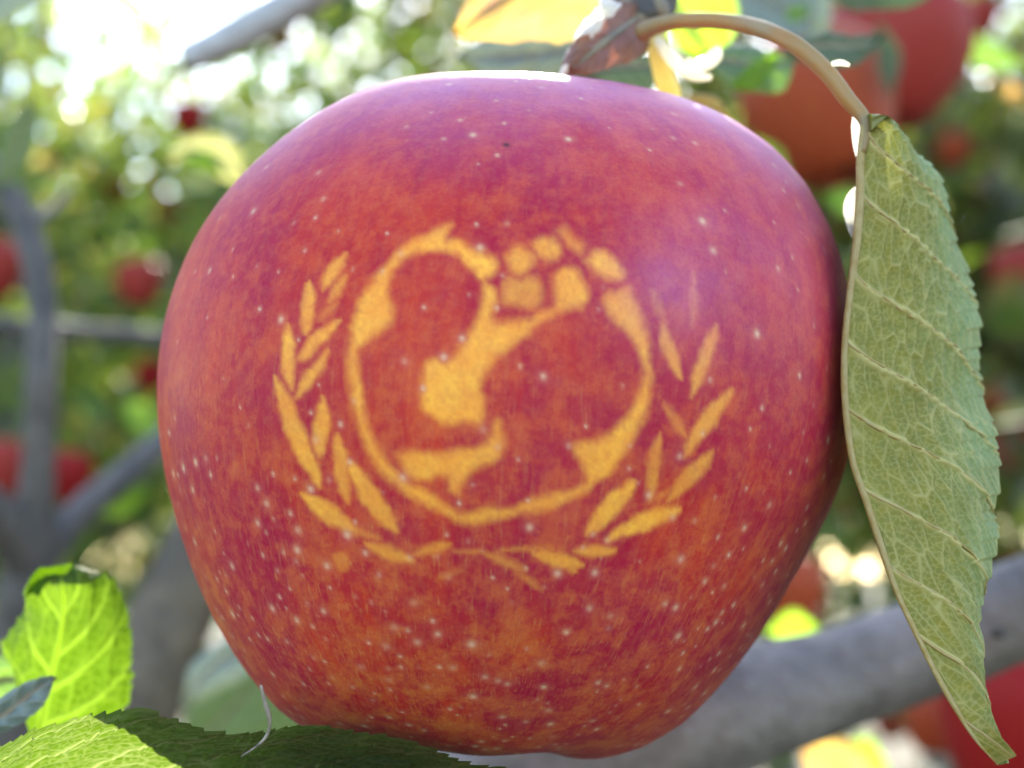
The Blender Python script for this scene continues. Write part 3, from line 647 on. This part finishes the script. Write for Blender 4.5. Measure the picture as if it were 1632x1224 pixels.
# bud spur the stalks grow from, stipules, tendril
spur = empty('spur_bud', at(1022, 10, .166), 'knobbly brown bud spur at the top where apple stalk and leaf stalk join', 'bud')
link('bark', tube_mesh('bark', local(pts([(1010, -90, .172), (1016, -40, .169), (1022, 5, .166), (1030, 45, .162)]), spur), [.0042, .0044, .0042, .0022], 40, n=16, rough=.5, rscale=420), BARK_DARK, spur)
for (a, b, r) in (((1000, 10), (985, 45), .0014), ((1040, 5), (1062, 30), .0013), ((1015, 20), (1012, 52), .0015)):
    link('bud_scale', tube_mesh('bud_scale', local(pts([(*a, .163), ((a[0]+b[0])/2+3, (a[1]+b[1])/2, .1615), (*b, .161)]), spur), [r, r*.9, r*.25], 14, n=9, rough=.4, rscale=600), RIBG, spur)
def curl(label, P, wid, d, mat=SUN_WHITE, name='stipule', cat='stipule'):
    q = pts(P, d); r = np.asarray(wid)/FPX*d/2
    root = empty(name, q[0], label, cat)
    link('strip', tube_mesh('strip', local(q, root), r, 40, n=10, rough=.15, rscale=500), mat, root)
    return root
DOWN_ST = mat_plain('stipule_skin', (.60, .58, .46), (.72, .70, .60), .4, 500, .65, (.95, .92, .75))
curl('white sunlit stipule sweeping right from the apple stalk', [(1046, 62), (1062, 82), (1082, 104), (1106, 119), (1134, 124)], [12, 20, 22, 20, 8], .158, DOWN_ST)
curl('short white curled stipule end above the sweeping one', [(1094, 98), (1112, 104), (1130, 98), (1142, 84), (1140, 76)], [12, 20, 22, 20, 10], .159, DOWN_ST)
curl('white sunlit bud scale cluster left of the apple stalk', [(1030, 68), (1010, 66), (990, 78), (972, 86), (950, 92)], [10, 14, 22, 18, 8], .160, DOWN_ST, 'bud_scales', 'bud scales')
curl('small orange dried bud scale under the white cluster', [(985, 80), (998, 92), (1008, 88)], [10, 18, 8], .1585, PET, 'bud_scales', 'bud scales')
curl('thin pale dry tendril hanging in front of the dark leaf at the lower left', [(416, 1092), (421, 1115), (428, 1138), (430, 1156), (424, 1174), (408, 1190), (384, 1206)], [5, 6, 8, 5, 5, 3, 2], .1185, mat_plain('dry_tendril', (.11, .08, .055), (.34, .27, .20), .5, 900), 'tendril', 'tendril')
curl('small pale dry bit caught on the arching leaf stalk', [(1326, 102), (1340, 100), (1354, 104)], [9, 11, 6], .1345, DOWN_ST, 'bud_scales', 'bud scales')

# ------------------------------------------------------------------ the apple with the sun-printed emblem
RPROF = np.array([38.04, 37.79, 37.72, 37.89, 38.4, 39.08, 39.87, 40.57, 40.55, 39.85, 39.17, 38.7, 38.45, 38.5, 38.83, 39.09, 38.81, 37.89, 37.06, 36.46, 36.14, 36.38, 37.07, 37.7, 38.13, 38.63, 39.39, 40.32, 41.13, 41.63, 41.56, 41.0, 40.2, 39.38, 38.81, 38.48, 38.22, 38.26, 38.58, 38.85, 38.92, 38.93, 39.01, 39.1, 39.1, 38.93, 38.68, 38.38])/1000
DC = .151
AC = at(804, 660, DC)
AX = np.array([math.sin(R_(5)), math.sin(R_(9)), 1.0]); AX /= np.linalg.norm(AX)       # stalk axis (right, depth, up)
AXX = np.cross([0, 1, 0], AX); AXX /= np.linalg.norm(AXX); AXY = np.cross(AX, AXX)

def apple_radius(u):
    th = np.arctan2(u[:, 2], u[:, 0]); g = np.linspace(-np.pi, np.pi, 48, endpoint=False)
    R = np.interp(th, np.r_[g, np.pi], np.r_[RPROF, RPROF[0]])
    r = 1/np.sqrt((u[:, 0]**2+u[:, 2]**2)/R**2+u[:, 1]**2/.0375**2)
    ca = np.clip(u@AX, -1, 1); al = np.arccos(ca); be = np.pi-al
    lon = np.arctan2(u@AXY, u@AXX)
    r = r*(1-.40*np.exp(-(al/.24)**2))
    r = r*(1-.16*np.exp(-(be/.20)**2))*(1+.008*np.cos(5*lon+1.2)*np.exp(-((be-.30)/.22)**2))
    return r*(1+.006*np.cos(3*lon+.6)*np.sin(al))
NF, NB, NL = 660, 110, 480
lo = np.r_[np.linspace(-np.pi/2, np.pi/2, NF, endpoint=False)-np.pi/2, np.linspace(0, np.pi, NB, endpoint=False)]
la = np.linspace(.002, np.pi-.002, NL)
LA, LO = np.meshgrid(la, lo, indexing='ij')
D = (np.sin(LA)[..., None]*(np.cos(LO)[..., None]*AXX+np.sin(LO)[..., None]*AXY)+np.cos(LA)[..., None]*AX).reshape(-1, 3)
rad = apple_radius(D)
Q = D*rad[:, None]
PX = 804+Q[:, 0]/(DC+Q[:, 1])*FPX-(804-816)/FPX*Q[:, 1]/(DC+Q[:, 1])*-FPX*0
W3 = Q[:, :1]*RT+Q[:, 1:2]*FW+Q[:, 2:3]*UP
Pc = AC+W3-CAM
PX = 816+(Pc@RT)/(Pc@FW)*FPX; PY = 612-(Pc@UP)/(Pc@FW)*FPX                   # where the stencil fell on the skin
front = Q[:, 1] < 0

def poly_mask(P, poly, soft=4.0):
    poly = np.asarray(poly, float); m = np.zeros(len(P))
    b0 = poly.min(0)-12; b1 = poly.max(0)+12
    k = np.where((P[:, 0] > b0[0]) & (P[:, 0] < b1[0]) & (P[:, 1] > b0[1]) & (P[:, 1] < b1[1]))[0]
    if not len(k): return m
    p = P[k]; ins = np.zeros(len(k), bool); dmin = np.full(len(k), 1e9)
    for a, b in zip(poly, np.roll(poly, -1, 0)):
        c = ((a[1] > p[:, 1]) != (b[1] > p[:, 1]))
        ins ^= c & (p[:, 0] < (b[0]-a[0])*(p[:, 1]-a[1])/(b[1]-a[1]+1e-12)+a[0])
        e = b-a; t = np.clip(((p-a)@e)/(e@e+1e-12), 0, 1); dmin = np.minimum(dmin, np.hypot(*(p-a-t[:, None]*e).T))
    m[k] = sstep(-soft+.5, soft+.5, np.where(ins, dmin, -dmin)); return m
def closed(poly, n=6):
    P = np.asarray(poly, float); return spline(np.vstack([P, P[:1]]), n*len(P))[:-1]
def lens(P, p, q, wd, bend=0, soft=7.5):
    p = np.array(p, float); q = np.array(q, float); e = q-p; L = np.hypot(*e); e /= L; nn = np.array([-e[1], e[0]])
    s = ((P-p)@e)/L; dd = (P-p)@nn-bend*np.sin(np.pi*np.clip(s, 0, 1))
    hw = wd/2*np.sin(np.pi*np.clip(s, 0, 1))**.7
    return sstep(-soft+.5, soft-.5, hw-np.abs(dd))*(s > -.02)*(s < 1.02)*(hw > 0)
EM = np.zeros(len(D))
kf = np.where(front & (PX > 410) & (PX < 1200) & (PY > 330) & (PY < 970))[0]
P2 = np.c_[PX[kf], PY[kf]]
P2 = P2+(np.c_[vnoise(np.c_[P2/9, np.zeros(len(P2))], 1), vnoise(np.c_[P2/9, np.zeros(len(P2))], 2)]-.5)*4+(np.c_[vnoise(np.c_[P2/26, np.zeros(len(P2))], 3), vnoise(np.c_[P2/26, np.zeros(len(P2))], 4)]-.5)*6
em = np.zeros(len(kf))
POLYS = [
 # left crescent and the crown of the tilted head
 ([(722, 356), (696, 366), (672, 378), (642, 394), (621, 416), (606, 432), (593, 448), (580, 466), (571, 484), (563, 514), (557, 552), (556, 590), (559, 612), (561, 640), (570, 676), (580, 706), (606, 750), (636, 779), (676, 803), (710, 820), (731, 831), (731, 818), (716, 808), (693, 792), (659, 773), (625, 745), (600, 710), (581, 672), (576, 634), (571, 592), (569, 570), (570, 553), (583, 544), (608, 527), (623, 512), (623, 488), (620, 454), (627, 430), (642, 412), (667, 402), (701, 400), (731, 410), (752, 431), (766, 447), (772, 443), (788, 434), (793, 418), (771, 403), (750, 394), (731, 381), (710, 382), (714, 372)], 1),
 # between the two heads, neck and shoulder
 ([(769, 450), (787, 463), (791, 485), (783, 505), (796, 516), (822, 512), (845, 510), (868, 498), (884, 490), (884, 500), (878, 505), (854, 521), (833, 538), (805, 560), (782, 580), (769, 602), (765, 622), (771, 640), (770, 668), (763, 677), (744, 673), (718, 679), (697, 667), (676, 655), (673, 622), (676, 580), (686, 573), (697, 571), (710, 577), (727, 563), (744, 544), (753, 525), (765, 493), (769, 468)], 1),
 # arm
 ([(634, 725), (659, 722), (693, 724), (723, 719), (748, 716), (771, 705), (784, 692), (793, 668), (799, 682), (801, 711), (799, 727), (786, 735), (772, 740), (752, 751), (738, 767), (731, 782), (720, 778), (714, 767), (701, 758), (689, 766), (672, 766), (655, 760), (642, 747)], .92),
 # right crescent
 ([(1003, 457), (1016, 482), (1024, 510), (1033, 548), (1037, 600), (1034, 650), (1018, 682), (1003, 713), (982, 745), (950, 769), (929, 785), (899, 799), (865, 815), (822, 822), (780, 828), (740, 833), (730, 822), (752, 813), (780, 810), (822, 808), (854, 796), (890, 783), (916, 777), (933, 768), (927, 748), (916, 727), (915, 709), (929, 702), (950, 701), (971, 690), (992, 673), (1009, 652), (1020, 628), (1026, 602), (1023, 578), (1012, 552), (1001, 531), (982, 514), (966, 494), (966, 474), (985, 464)], .95),
 # rays of the globe grid
 ([(882, 440), (899, 430), (918, 432), (932, 450), (937, 470), (926, 487), (905, 491), (886, 494), (884, 470)], .95),
 ([(810, 411), (827, 396), (848, 412), (839, 429), (822, 433)], .95), ([(850, 393), (871, 381), (890, 393), (886, 410), (873, 416), (858, 408)], .9),
 ([(888, 371), (903, 368), (916, 379), (929, 390), (925, 403), (914, 397), (899, 383)], .65), ([(937, 418), (950, 404), (969, 407), (987, 429), (988, 442), (971, 444), (956, 438)], .95),
 ([(804, 459), (814, 447), (853, 446), (861, 467), (856, 490), (838, 492), (820, 486), (804, 484)], .62),
]
for n_, (pl, st) in enumerate(POLYS):
    pl = np.array(pl, float); g_ = pl.mean(0)
    if n_ >= 4: pl = g_+(pl-g_)*(1.14 if n_ > 4 else 1.06)
    em = np.maximum(em, poly_mask(P2, closed(pl), 11.5)*st)
LENS = [((556, 402), (510, 464), 18, 0, .75), ((555, 434), (520, 483), 14, 0, .6), ((493, 448), (488, 538), 21, 0, .9), ((545, 509), (474, 576), 18, 3, .95), ((506, 512), (538, 477), 12, 0, .4),
 ((460, 514), (464, 622), 22, 3, .95), ((524, 556), (468, 638), 19, -2, .9), ((438, 596), (514, 780), 30, 5, 1), ((516, 634), (508, 730), 26, 0, .85), ((538, 690), (553, 802), 24, 0, .8), ((557, 734), (634, 852), 30, 4, .95), ((480, 784), (572, 850), 27, 3, .95), ((540, 846), (612, 858), 10, 0, .5),
 ((580, 868), (662, 894), 22, 0, .85), ((658, 884), (720, 868), 15, 0, .65), ((720, 878), (800, 884), 7, 0, .5), ((765, 882), (840, 907), 11, 0, .6), ((818, 908), (868, 942), 10, 0, .5), ((790, 880), (880, 872), 8, 0, .55), ((848, 880), (932, 902), 22, 0, .85), ((915, 880), (985, 880), 18, 0, .8), ((693, 924), (740, 905), 8, 0, .35), ((530, 888), (562, 900), 26, 0, .45), ((902, 884), (920, 912), 18, 0, .7),
 ((1107, 430), (1103, 520), 12, 0, .38), ((1036, 456), (1062, 520), 16, 0, .38), ((1052, 510), (1088, 604), 22, 3, .72), ((1145, 516), (1100, 634), 21, 0, .70), ((1168, 618), (1088, 730), 24, 3, .72), ((1139, 716), (1064, 800), 26, 0, .78), ((1014, 762), (934, 853), 30, 0, .95), ((1090, 808), (962, 862), 26, 3, .95), ((1052, 690), (1035, 802), 20, 3, .7), ((1058, 640), (1094, 704), 15, 0, .5), ((1040, 800), (1072, 776), 10, 0, .5)]
for p, q, wd, bd, st in LENS: em = np.maximum(em, lens(P2, p, q, wd, bd)*st)
EM[kf] = em*(.86+.28*(vnoise(np.c_[P2/5, np.zeros(len(P2))], 7)-.5))
# lenticels
r3 = np.random.default_rng(77); cen = []
while len(cen) < 1250:
    v = r3.normal(0, 1, 3); v /= np.linalg.norm(v); al = math.acos(np.clip(v@AX, -1, 1))
    dens = .24+.76*sstep(1.55, 2.35, al)
    if r3.random() < dens and all((v-c)@(v-c) > (.052-.029*sstep(1.5, 2.3, al))**2 for c in cen): cen.append(v)
cen = np.array(cen, np.float32); LEN = np.zeros(len(D), np.float32); HAL = np.zeros(len(D), np.float32); Df = D.astype(np.float32)
size = (.0030+.0058*r3.random(len(cen))**1.6).astype(np.float32); amp = (.22+.75*r3.random(len(cen))).astype(np.float32)
for i in range(0, len(cen), 20):
    dt = 2*(1-Df@cen[i:i+20].T)
    np.maximum(LEN, (amp[i:i+20]*np.exp(-dt/(size[i:i+20]*1.0)**2)).max(1), out=LEN)
    np.maximum(HAL, (amp[i:i+20]*np.exp(-dt/(size[i:i+20]*2.2)**2)).max(1), out=HAL)
AL = np.arccos(np.clip(D@AX, -1, 1)); LN = np.arctan2(D@AXY, D@AXX)
POL = np.c_[np.cos(LN)*np.sin(AL)**.25, np.sin(LN)*np.sin(AL)**.25, AL]
BLOOM_GLARE = np.clip(.52*sstep(1.25, .55, AL+.25*(vnoise(Q*80, 12)-.5))+.38*np.exp(-(((PX-1090)/95)**2+((PY-440)/105)**2))*front+.14*sstep(250, 420, PX-800)*sstep(700, 350, PY)*front, 0, .6)  # shoulder glare and the sky reflection at right, painted in with the bloom
Q3 = W3+np.outer(.00006*(HAL-.3*(vnoise(D*55, 4)-.5)), [0, 0, 0])
F = grid_faces(NF+NB, NL, True)

def mat_apple():
    k = N('apple_skin'); co = k.obj(); em = k.attr('emblem'); ln = k.attr('lenticel'); ha = k.attr('halo'); pol = k.attr('polar', 'Vector')
    sx = k.n('SeparateXYZ'); k.l(pol, sx.inputs[0]); lat = sx.outputs[2]
    wn = k.n('TexNoise'); wn.inputs['Scale'].default_value = 45; wn.inputs['Detail'].default_value = 3; k.l(co, wn.inputs['Vector'])
    va = k.n('VectorMath', operation='MULTIPLY_ADD'); k.l(wn.outputs['Color'], va.inputs[0]); va.inputs[1].default_value = (.10, .10, .35); k.l(pol, va.inputs[2]); pw = va.outputs[0]
    def streak(sc, zs, det=4):
        m = k.n('Mapping'); m.inputs['Scale'].default_value = (sc, sc, zs); k.l(pw, m.inputs[0]); return k.noise(m.outputs[0], 1, det, .62)
    s1 = streak(9, 1.1); s2 = streak(46, 3.0); s3 = streak(120, 9.0); b1 = k.noise(co, 62, 4); b4 = k.noise(co, 130, 5, .65); b5 = k.noise(co, 100, 4, .6); b6 = k.noise(co, 340, 5, .7); b2 = k.noise(co, 900, 3, .7); b3 = k.noise(co, 2600, 2, .7)
    low = k.mapr(lat, 1.35, 2.5)                                       # towards the calyx end
    red = k.mix(k.mapr(s1, .36, .64), (.37, .009, .025), (.49, .034, .018))
    red = k.mix(k.mapr(b1, .42, .60, 0, .70), red, (.32, .008, .042))
    red = k.mix(k.mapr(s2, .50, .72, 0, .28), red, (.24, .010, .028))
    red = k.mix(k.mapr(b6, .46, .64, 0, .45), red, (.58, .060, .022))
    ground = k.mix(k.mapr(b1, .35, .65), (.58, .19, .032), (.50, .13, .04))
    show = k.math('ADD', k.mapr(s2, .30, .56, .22, 0), k.math('MULTIPLY', k.mapr(b6, .44, .64), .52))
    show = k.math('MULTIPLY', show, k.math('ADD', k.math('MULTIPLY', low, .80), .20))
    fine = k.math('MULTIPLY', k.mapr(s3, .56, .74), k.math('ADD', k.math('MULTIPLY', low, .42), .05))
    skin = k.mix(show, red, ground); skin = k.mix(fine, skin, (.62, .31, .09))
    yel = k.mix(k.mapr(b6, .35, .65), (1.0, .475, .055), (1.0, .39, .045))
    yel = k.mix(k.math('MULTIPLY', low, .55), yel, (.80, .43, .035))
    em2 = k.math('MULTIPLY', k.math('MULTIPLY', em, k.mapr(b4, .36, .62, 1.0, .74)), k.mapr(b6, .42, .66, 1.0, .84))
    c = k.mix(em2, skin, yel)
    glare = k.math('MULTIPLY', k.attr('bloom_glare'), k.mapr(b5, .30, .70, .45, 1.0))                # violet sky glare and reflection painted into the skin, over waxy bloom
    c = k.mix(glare, c, (.44, .22, .46))
    c = k.mix(k.mapr(b2, .42, .68, 0, .24), c, k.mix(.5, c, (.66, .25, .09)))
    c = k.mix(k.math('MULTIPLY', k.mapr(b3, .45, .70, 0, .24), k.math('SUBTRACT', 1.0, k.math('MULTIPLY', em, .75))), c, (.34, .016, .05))
    c = k.mix(k.attr('speck'), c, (.05, .02, .03))
    c = k.mix(k.math('MULTIPLY', ha, .30), c, (.60, .26, .16))
    c = k.mix(k.math('MULTIPLY', ln, .80), c, (.72, .45, .27))
    p = k.n('BsdfPrincipled'); k.set(p, Base_Color=c, Roughness=.46)
    p.inputs['Specular IOR Level'].default_value = .09
    p.inputs['Subsurface Weight'].default_value = .12; p.inputs['Subsurface Radius'].default_value = (.0022, .0008, .0004); p.inputs['Subsurface Scale'].default_value = 1
    p.inputs['Sheen Weight'].default_value = .02; p.inputs['Sheen Roughness'].default_value = .42; p.inputs['Sheen Tint'].default_value = (.62, .56, 1, 1)   # waxy bloom
    p.inputs['Coat Weight'].default_value = .02; p.inputs['Coat Roughness'].default_value = .34
    h = k.math('ADD', k.math('MULTIPLY', b2, .5), k.math('ADD', k.math('MULTIPLY', b1, 1.5), k.math('MULTIPLY', ln, .9)))
    k.l(k.bump(h, .22, .00035), p.inputs['Normal'])
    return k.finish(p.outputs[0])
ap = empty('apple', AC-UP*.036, 'large red apple with a yellow emblem of two heads in a wreath', 'apple')
skin = link('skin', mesh_from('skin', local(Q3+AC, ap), F, {'emblem': EM, 'lenticel': LEN, 'halo': HAL, 'bloom_glare': BLOOM_GLARE, 'speck': np.exp(-(((PX-807)/6)**2+((PY-231)/3.5)**2))*front, 'polar': POL}), mat_apple(), ap)
STALK = mat_plain('stalk_pale', (.42, .38, .16), (.50, .46, .22), .4, 500, .5, (.92, .80, .34))
u0 = AX[None]; top = AC+float(apple_radius(u0)[0])*(AX[0]*RT+AX[1]*FW+AX[2]*UP)
stem = np.vstack([top-UP*.002, top+UP*.003+RT*.002, at(1066, 165, .164), at(1058, 120, .162), at(1049, 85, .160), at(1040, 48, .160)])
link('stem', tube_mesh('stem', local(stem, ap), [.0012, .0012, .00135, .00128, .00122, .0014], 60, n=18, rough=.10, rscale=500), STALK, ap)
